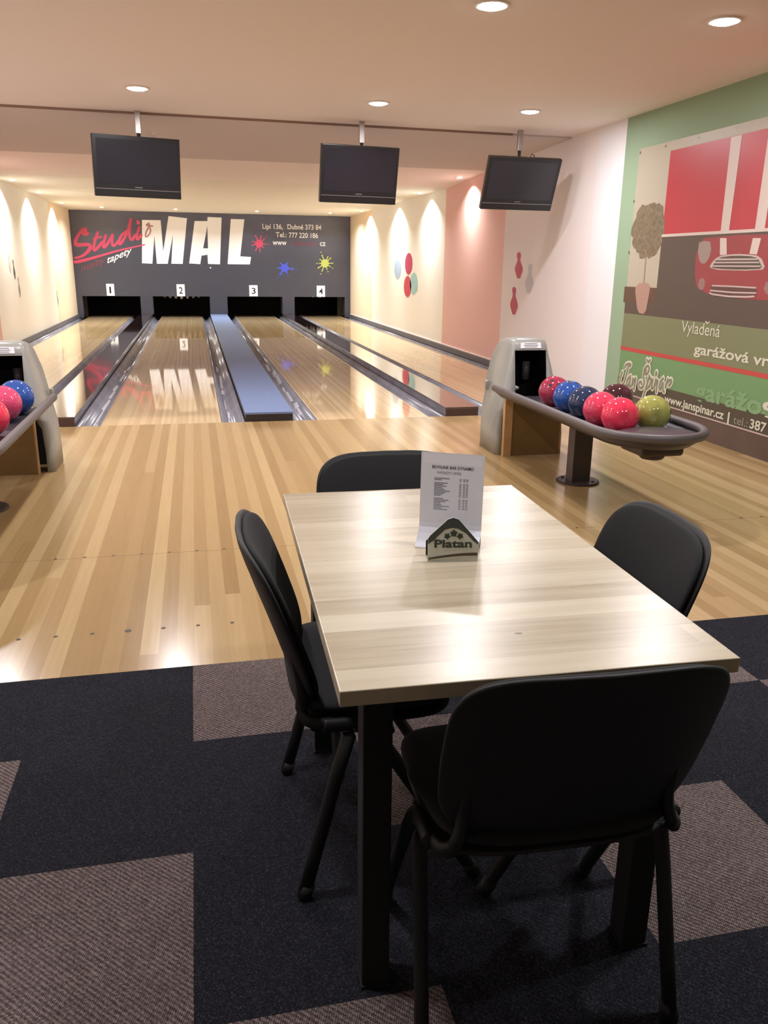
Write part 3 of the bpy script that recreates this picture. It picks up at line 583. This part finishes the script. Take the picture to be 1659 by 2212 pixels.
def ball_return(label):
    o = thing('ball_return', label, 'ball return', (2.475, 5.80, 0), 0, 'ball returns beside the approach')
    h = obj('hood', hood_mesh(), M_HOOD, o, smooth=True)
    sm = h.modifiers.new('thickness', 'SOLIDIFY'); sm.thickness = 0.012; sm.offset = -1; h.data.materials.append(M_BLACK); sm.material_offset = 1; sm.material_offset_rim = 0  # inner skin coloured black to hold the shade inside the hood
    obj('inner_shade_box', boxes((-.125, .125, .40, .42, .05, .74), (-.235, .235, .30, .32, .0, .40)), M_BLACK, o)  # black boards added to darken the hood opening
    obj('ball_lift_wheel', tube(bmesh.new(), [(.05, .33, .54), (.05, .33, .68)], .03), mat('lift roller grey', s2l(96, 94, 92), 0.3), o, smooth=True)
    obj('lift_roller', tube(bmesh.new(), [(-.13, .16, .515), (-.10, .10, .50)], .016), M_HOOD, o, smooth=True)
    s = obj('instruction_label', bmesh.new(), M_PAPER, o)
    bm = bmesh.new(); n0 = [(-.085, .1335, .800), (.085, .1335, .800), (.08, .141, .842), (-.08, .141, .842)]
    bm.faces.new([bm.verts.new((x, y-.004, z)) for x, y, z in n0]); bm.to_mesh(s.data); bm.free()
    bm = bmesh.new()
    for z0, a in ((.832, .05), (.82, .058), (.808, .05)):
        f = lambda z: .1335+(z-.8)/.042*.0075-.0055
        bm.faces.new([bm.verts.new(q) for q in ((-a, f(z0), z0), (a, f(z0), z0), (a, f(z0+.004), z0+.004), (-a, f(z0+.004), z0+.004))])
    obj('label_lines', bm, mat('grey print', s2l(120, 116, 116), 0.6), s)
    bx = obj('front_panel', boxes((-.172, .225, .0, .035, .0, .44)), M_PLY, o, label='brown plywood panel')
    obj('panel_post', boxes((-.23, -.168, -.004, .04, .0, .455)), M_PINE, o, label='pale pine post'); obj('panel_post', boxes((.19, .235, .003, .04, .0, .455)), M_PINE, o)
    for sx in (-1, 1):
        bm = bmesh.new(); c = Vector((sx*.262, .40, .50)); d = [Vector((0, .035, .03)), Vector((0, -.035, .03)), Vector((0, 0, -.06))]
        a = [bm.verts.new(c+Vector((-sx*.03, 0, 0))+q) for q in d]; b = [bm.verts.new(c+Vector((-sx*.005, 0, 0))+q*.75) for q in d]
        bm.faces.new(a); bm.faces.new(b)
        for i in range(3): bm.faces.new((a[i], a[(i+1) % 3], b[(i+1) % 3], b[i]))
        obj('arrow_knob', bm, M_HOOD, o, bevel=.006)
    # rack: rim, tray, disc, post, foot, motor
    yc, rx, ry = -1.60, .315, .345
    path = [(-rx, y, .52) for y in (.02, -.4, -.8, -1.2, -1.45)]+[(-rx*math.cos(a), yc-ry*math.sin(a), .52) for a in [math.pi*k/24 for k in range(25)]]+[(rx, y, .52) for y in (-1.45, -1.2, -.8, -.4, .02)]
    obj('rack_rim', tube(bmesh.new(), path, .025, 14), M_RACK, o, smooth=True)
    bm = bmesh.new()
    def loop(ins, z):
        return [bm.verts.new((p[0]*(1-ins/rx) if True else 0, p[1] if p[1] > yc else yc+(p[1]-yc)*(1-ins/ry), z)) for p in path]
    R = [loop(.0, .515), loop(.03, .475), loop(.07, .456), loop(.20, .454), loop(.31, .453), loop(.24, .444), loop(.06, .448), loop(.0, .495)]
    m_ = len(path)
    for A, B in ((R[0], R[1]), (R[1], R[2]), (R[2], R[3]), (R[3], R[4]), (R[0], R[7]), (R[7], R[6]), (R[6], R[5])):
        for k in range(m_-1): bm.faces.new((A[k], A[k+1], B[k+1], B[k]))
    for L, q in ((R[4], 0), (R[5], 1)):
        for k in range(m_//2-1): bm.faces.new((L[k], L[k+1], L[m_-2-k], L[m_-1-k]))
    obj('rack_tray', bm, M_TUB, o, smooth=False)
    for p in o.children[-1].data.polygons: p.use_smooth = True
    bm = bmesh.new(); lathe(bm, [(.283, .488), (.275, .504), (.19, .524), (.08, .532), (0, .533)], (0, 0, 0), 40)
    for v in bm.verts: v.co.y = v.co.y*.68-1.735
    obj('end_disc', bm, mat('smooth dark disc', s2l(66, 62, 70), 0.28), o, smooth=True)
    obj('post', boxes((-.066, .066, -.87, -.77, .012, .44)), M_POST, o, bevel=.004)
    obj('post_foot', lathe(bmesh.new(), [(.143, 0), (.143, .010), (.135, .014), (0, .014)], (0, -.82, 0), 40), M_POST, o, smooth=False)
    bm = bmesh.new()
    for a in range(4): lathe(bm, [(.012, .014), (.012, .02), (0, .022)], (.105*math.cos(a*math.pi/2+.8), -.82+.105*math.sin(a*math.pi/2+.8), 0), 8)
    obj('foot_bolts', bm, M_STEEL, o)
    obj('motor_housing', boxes((-.10, .16, -1.78, -1.52, .384, .446)), M_POST, o, bevel=.02)
    bm = bmesh.new(); lathe(bm, [(.02, .350), (.06, .352), (.07, .362), (.075, .386)], (.03, -1.66, 0), 24); obj('motor_cap', bm, M_POST, o, smooth=True)
    return o
br = ball_return('grey hooded ball return with seven balls, right of the approach')
b2 = copy_tree(br); b2.location = (2.475-3.74, 5.80, 0)
for c in b2.children:
    if c.name.startswith(('front_panel', 'panel_post')): c.location.x -= .055
b2['label'] = 'grey hooded ball return cut by the left edge of the picture'
M_HOLE = mat('finger hole', s2l(24, 18, 20), 0.6)
def ball_mat(nm, c, amt, rough=.07):
    g = Nodes(nm); n = g.noise(g.tc, 9.0, 6, .65); n2 = g.noise(g.tc, 24.0, 4)
    d = tuple(x*(1-amt) for x in c[:3])+(1,); l = tuple(min(1, x*(1+amt)+amt*.05) for x in c[:3])+(1,)
    return g.out(g.ramp(g.math('ADD', g.math('MULTIPLY', n, .7), g.math('MULTIPLY', n2, .3)), [(.36, d), (.52, c), (.66, l)]), rough, .6, coat=.3)
BM = {'mauve': ball_mat('mauve resin', s2l(168, 52, 78), .35), 'blue': ball_mat('blue resin', s2l(44, 84, 160), .3), 'navy': ball_mat('navy resin', s2l(40, 56, 88), .35), 'brown': ball_mat('maroon resin', s2l(72, 38, 44), .3),
      'coral': ball_mat('coral resin', s2l(226, 70, 100), .25), 'pink': ball_mat('pink resin', s2l(244, 62, 92), .22), 'olive': ball_mat('olive resin', s2l(166, 166, 90), .25), 'rose': ball_mat('rose resin', s2l(216, 76, 116), .25)}
def ball(x, y, m, label, hole, spin=0.0, z=.565, r=.108):
    o = obj('bowling_ball', bmesh.new(), BM[m]); bm = bmesh.new(); bmesh.ops.create_uvsphere(bm, u_segments=48, v_segments=28, radius=r); bm.to_mesh(o.data); bm.free()
    for p in o.data.polygons: p.use_smooth = True
    o.location = (x, y, z); tag(o, label, 'bowling ball', 'bowling balls on the racks')
    n = Vector(hole).normalized(); u = n.orthogonal().normalized(); w = n.cross(u); c, s = math.cos(spin), math.sin(spin); u, w = u*c+w*s, w*c-u*s
    for a, b, q in ((.021, .012, .0125), (-.021, .012, .0125), (0, -.05, .0145)):
        d = (n*r+u*a+w*b).normalized(); t = d.orthogonal().normalized(); k = d.cross(t); bm = bmesh.new()
        bm.faces.new([bm.verts.new(d*(r*math.cos(q/r)+.0006)+(t*math.cos(j*math.pi/8)+k*math.sin(j*math.pi/8))*q) for j in range(16)])
        obj('finger_hole', bm, M_HOLE, o)
    return o
ball(2.405, 5.30, 'mauve', 'dark red ball on the right rack, nearest the grey hood', (-.5, -.75, .75))
ball(2.405, 5.055, 'blue', 'bright blue ball on the right rack', (-.1, -.2, 1), .5)
ball(2.395, 4.80, 'navy', 'navy ball on the right rack beside the bright blue one', (.2, -.1, 1), .9)
ball(2.385, 4.565, 'coral', 'coral pink ball on the right rack between navy and bright pink', (.3, .9, .6))
ball(2.390, 4.335, 'pink', 'bright pink ball on the right rack, closest to the table', (.75, -.3, .62), .4)
ball(2.66, 4.89, 'brown', 'dark maroon ball in the far row of the right rack', (.2, .9, .3))
ball(2.625, 4.385, 'olive', 'olive green ball near the rounded end of the right rack', (.82, -.55, .05), 1.2)
ball(-1.345, 6.02-.35, 'rose', 'rose ball farthest back on the left rack, by the hood opening', (0, .9, .3))
ball(-1.130, 5.56, 'blue', 'blue ball on the left rack', (.1, .9, .3))
ball(-1.155, 5.30, 'rose', 'pink ball on the left rack in front of the blue one', (0, .9, .3))
ball(-1.135, 4.83, 'pink', 'red pink ball on the left rack, cut by the picture edge', (0, .9, .3))

# ------------------------------------------------------------------ table
def pine():
    g = Nodes('varnished pine staves')
    by = g.math('FLOOR', g.math('DIVIDE', g.y, 0.074)); rx_ = g.white(g.xyz(by, 1.0, 5.0))
    bx = g.math('FLOOR', g.math('ADD', g.math('DIVIDE', g.x, 4.0), g.math('MULTIPLY', rx_, 5.0)))
    v = g.white(g.xyz(bx, by, 3.0))
    gr = g.noise(g.xyz(g.math('MULTIPLY', g.x, 2.5), g.math('MULTIPLY', g.y, 45.0), g.math('MULTIPLY', v, 20.0)), 1.0, 6, .6)
    st = g.noise(g.xyz(g.math('MULTIPLY', g.x, 1.2), g.math('MULTIPLY', g.y, 12.0), g.math('MULTIPLY', v, 9.0)), 1.0, 3)
    f = g.math('ADD', g.math('MULTIPLY', v, .30), g.math('ADD', g.math('MULTIPLY', gr, .55), g.math('MULTIPLY', st, .35)))
    c = g.ramp(f, [(.25, s2l(142, 124, 98)), (.45, s2l(175, 161, 135)), (.6, s2l(191, 178, 152)), (.85, s2l(204, 193, 169))])
    d, cc = g.voro(g.xyz(g.math('MULTIPLY', g.x, 6.0), g.math('MULTIPLY', g.y, 11.0), 0.0), 1.0)
    sel = g.white(cc)
    k = g.math('LESS_THAN', g.math('ADD', d, g.math('MULTIPLY', sel, .105)), .085)
    c = g.mix(g.math('MULTIPLY', k, .8), c, s2l(104, 82, 62))
    return g.out(c, g.math('ADD', .25, g.math('MULTIPLY', gr, .08)), .5)
M_BLK = mat('black steel', s2l(20, 19, 19), 0.75)
TB = thing('table', 'pale pine topped table with black steel legs, set for four', 'table', (.556, 1.715, 0), math.radians(-1.6))
obj('tabletop', boxes((-.349, .349, -.588, .588, .722, .75)), pine(), TB, bevel=.002)
for y in (-.42, .42):
    for x in (-.26, .30): obj('leg', boxes((x-.0275, x+.0275, y-.03, y+.03, 0.012, .722)), M_BLK, TB, bevel=.003)
    for x in (-.26, .30): obj('foot_plate', boxes((x-.029, x+.029, y-.033, y+.033, .0045, .012)), M_BLK, TB)
    obj('top_bar', boxes((-.225, .27, y-.025, y+.025, .672, .722)), M_BLK, TB)
for x in (-.26, .30): obj('side_rail', boxes((x-.02, x+.02, -.39, .39, .672, .722)), M_BLK, TB)

# ------------------------------------------------------------------ chairs
M_FAB, M_SHELL, M_CH = mat('black woven upholstery', s2l(27, 27, 29), 0.85, bump=.25, bscale=700), mat('black plastic shell', s2l(25, 25, 27), 0.6, bump=.2, bscale=500), mat('black tube', s2l(16, 16, 17), 0.55)
def bend(u, v, d):                       # v up the backrest from its middle
    s = max(0.0, (v+.19)/.38)
    z = .636+v*.97; y = .003-.115*s**1.15+.01*(1-s)
    return Vector((u*(1-.10*max(0, .45-s)), y+.036*(abs(u)/.235)**2.2+d, z))
def make_chair(label):
    o = thing('chair', label, 'chair', group='chairs around the pine table')
    obj('backrest', slab(.452, .366, .032, lambda u, v, d: bend(u, v, d+.011), e=4.5, p=3), M_FAB, o, smooth=True)
    obj('back_shell', slab(.468, .380, .026, lambda u, v, d: bend(u, v, d-.004), e=4.5, p=3), M_SHELL, o, smooth=True, label='plastic shell behind the cushion')
    obj('seat', slab(.475, .385, .05, lambda u, v, d: Vector((u*(1-.04*(v < 0)), .180+v, .455+d-.10*max(0, v-.13)**1.3*2+.012*(abs(u)/.235)**2)), e=4.2), M_FAB, o, smooth=True)
    obj('seat_pan', slab(.455, .365, .03, lambda u, v, d: Vector((u, .180+v, .428+d)), e=4.2), M_SHELL, o, smooth=True)
    for s in (-1, 1):
        x = s*.235
        fr = smooth2([(x*1.02, .40, .012), (x, .17, .40), (x*.98, .13, .43), (x*.98, .05, .432)], 2)
        rr = [(s*.245, .0, .012), (x, .10, .40), (x*.98, .12, .425)]
        l = obj('leg', tube(bmesh.new(), fr, .016, 14, flat=.85), M_CH, o, smooth=True)
        obj('foot_cap', tube(bmesh.new(), [(x*1.02, .405, .004), (x*1.02, .385, .035)], .0174), M_SHELL, l, smooth=True)
        l = obj('leg', tube(bmesh.new(), smooth2(rr, 1), .016, 14, flat=.85), M_CH, o, smooth=True)
        obj('foot_cap', tube(bmesh.new(), [(s*.245, -.001, .004), (s*.2435, .009, .035)], .0174), M_SHELL, l, smooth=True)
        obj('back_upright', tube(bmesh.new(), smooth2([(x*.96, .07, .432), (x*.92, .018, .434), (x*.84, .004, .45), (x*.78, .012, .50), (x*.78, -.002, .58)], 2), .0145, 12, flat=.75), M_CH, o, smooth=True)
    for y, z in ((.03, .425), (.20, .40)): obj('cross_bar', tube(bmesh.new(), [(-.225, y, z), (.225, y, z)], .009), M_CH, o, smooth=True)
    return o
c0 = make_chair('black chair seen from behind, at the near end of the pine table')
c0.location = (.578, 1.092, .004); c0.rotation_euler.z = math.radians(-2)
for (x, y, rz, lb) in ((.182, 1.788, -91.5, 'black chair on the left side of the pine table'), (.995, 1.69, 87, 'black chair on the right side of the pine table'), (.57, 2.388, 180, 'black chair at the far end of the pine table, behind the menu')):
    c = copy_tree(c0); c.location = (x, y, .004); c.rotation_euler.z = math.radians(rz); c['label'] = lb

# ------------------------------------------------------------------ menu and coaster holder on the table
MN = thing('menu_stand', 'upright white drinks menu in a clear stand on the pine table', 'menu', (.569, 1.79, .75), math.radians(-27))
PMN = lambda u, v, l=0.0: Vector((u, -.0-l+.006*(v/.2), v))
bm = bmesh.new(); pr = [(-.047, .0015), (-.044, .005), (-.028, .016), (-.012, .028), (-.002, .040), (0, .052), (.006, .222)]
A = [[bm.verts.new((x, y, z)) for y, z in pr] for x in (-.075, .075)]; B = [[bm.verts.new((x, y+.003, z-.001)) for y, z in pr] for x in (-.075, .075)]
for k in range(len(pr)-1):
    bm.faces.new((A[0][k], A[1][k], A[1][k+1], A[0][k+1])); bm.faces.new((B[0][k], B[0][k+1], B[1][k+1], B[1][k]))
    for s in (0, 1): bm.faces.new((A[s][k], A[s][k+1], B[s][k+1], B[s][k]))
bm.faces.new((A[0][-1], A[1][-1], B[1][-1], B[0][-1])); bm.faces.new((A[0][0], B[0][0], B[1][0], A[1][0]))
obj('stand', bm, mat('white acrylic', s2l(240, 242, 252), 0.15), MN)
mat('black opening shade', s2l(26, 26, 28), 0.5)
bm = bmesh.new()
tri = [(-.040, .001), (.012, .001), (.003, .050), (-.001, .036), (-.024, .016)]
fa = [bm.verts.new((.0735, y, z)) for y, z in tri]; fb = [bm.verts.new((.0715, y, z)) for y, z in tri]; bm.faces.new(fa); bm.faces.new(fb[::-1])
for i in range(5): bm.faces.new((fa[i], fb[i], fb[(i+1) % 5], fa[(i+1) % 5]))
obj('side_opening_shade', bm, MATS['black opening shade'], MN)  # dark face across the open side, painting the shadow under the flap
obj('sheet', art([[(-.07, .052), (.07, .052), (.07, .219), (-.07, .219)]], PMN, .0008), mat('menu paper', s2l(246, 246, 255), 0.6), MN)
M_GTX = mat('grey menu print', s2l(120, 120, 136), 0.6)
lettering('heading', 'BOWLINK BAR DYNAMO', (-.048, .184), .098, .0075, PMN, mat('dark menu print', s2l(70, 70, 84), 0.6), MN, .0016, .012)
lettering('subheading', 'NÁPOJOVÝ LÍSTEK', (-.036, .172), .058, .0058, PMN, M_GTX, MN, .0016)
pol = []; pol2 = []; random.seed(2); z = .160
while z > .058:
    gap = random.random() < .14
    w = random.uniform(.016, .038); pol.append([(-.042, z), (-.042+w, z), (-.042+w, z+.0018), (-.042, z+.0018)])
    if z > .085:
        for q in (.018, .027, .034): pol2.append([(q, z), (q+.005, z), (q+.005, z+.0016), (q, z+.0016)])
    z -= .0075 if gap else .0038
obj('item_lines', art(pol, PMN, .0014), M_GTX, MN); obj('price_lines', art(pol2, PMN, .0014), M_GTX, MN)
CH = thing('coaster_holder', 'small house shaped coaster holder in white and dark green before the menu', 'coaster holder', (.541, 1.672, .75), math.radians(-10))
def house(s=1.0, ox=0): return [(x*s+ox, z*s) for x, z in ((-.057, .0), (.057, .0), (.0575, .045), (.052, .052), (.010, .100), (-.002, .104), (-.014, .100), (-.052, .063), (-.0575, .055))]
for nm, y, m in (('front_plate', 0.0, mat('cream print plate', s2l(214, 218, 208), 0.3)), ('back_plate', .045, mat('dark plate', s2l(34, 36, 36), 0.4))):
    bm = bmesh.new(); k_ = 1.0 if y == 0 else .62; f = [bm.verts.new((x, y, z*k_)) for x, z in house()]; b = [bm.verts.new((x, y+.003, z*k_)) for x, z in house()]
    bm.faces.new(f); bm.faces.new(b[::-1])
    for i in range(len(f)): bm.faces.new((f[i], b[i], b[(i+1) % len(f)], f[(i+1) % len(f)]))
    obj(nm, bm, m, CH)
obj('base_plate', boxes((-.055, .055, .003, .045, 0, .003)), MATS['dark plate'], CH)
PCH = lambda u, v, l=0.0: Vector((u, -l, v))
roof = [(-.0575, .042), (-.0575, .055), (-.052, .063), (-.014, .100), (-.002, .104), (.010, .100), (.052, .052), (.0575, .045), (.0575, .040), (.045, .049), (.028, .067), (.010, .078), (-.004, .080), (-.020, .076), (-.036, .060), (-.045, .050)]
obj('roof_print', art([roof], PCH, .0006), mat('dark green print', s2l(52, 66, 66), 0.3), CH)
M_DG = mat('dark logo print', s2l(52, 62, 56), 0.4)
def leaf(c, r, a0): return [(c[0]+r*(1 if k % 2 == 0 else .68)*math.cos(a0+k*math.pi/5), c[1]+r*(1 if k % 2 == 0 else .68)*math.sin(a0+k*math.pi/5)) for k in range(10)]
obj('leaf_emblem', art([leaf((0.0, .067), .0095, 1.57), leaf((-.0145, .0605), .0082, 2.3), leaf((.0145, .0605), .0082, .8)], PCH, .001), M_DG, CH)
lettering('lettering', 'Platan', (-.043, .034), .085, .0185, PCH, M_DG, CH, .001, .03)
arc = [(-.055+.11*k/12, .009+.012*math.sin(math.pi*.5*k/12)) for k in range(13)]
obj('arc_print', art([[a, b, (b[0], b[1]-.004-.003*k/12), (a[0], a[1]-.004-.003*k/12)] for k, (a, b) in enumerate(zip(arc, arc[1:]))], PCH, .0008), mat('olive brown print', s2l(78, 66, 46), 0.4), CH)
bpy.context.view_layer.update()
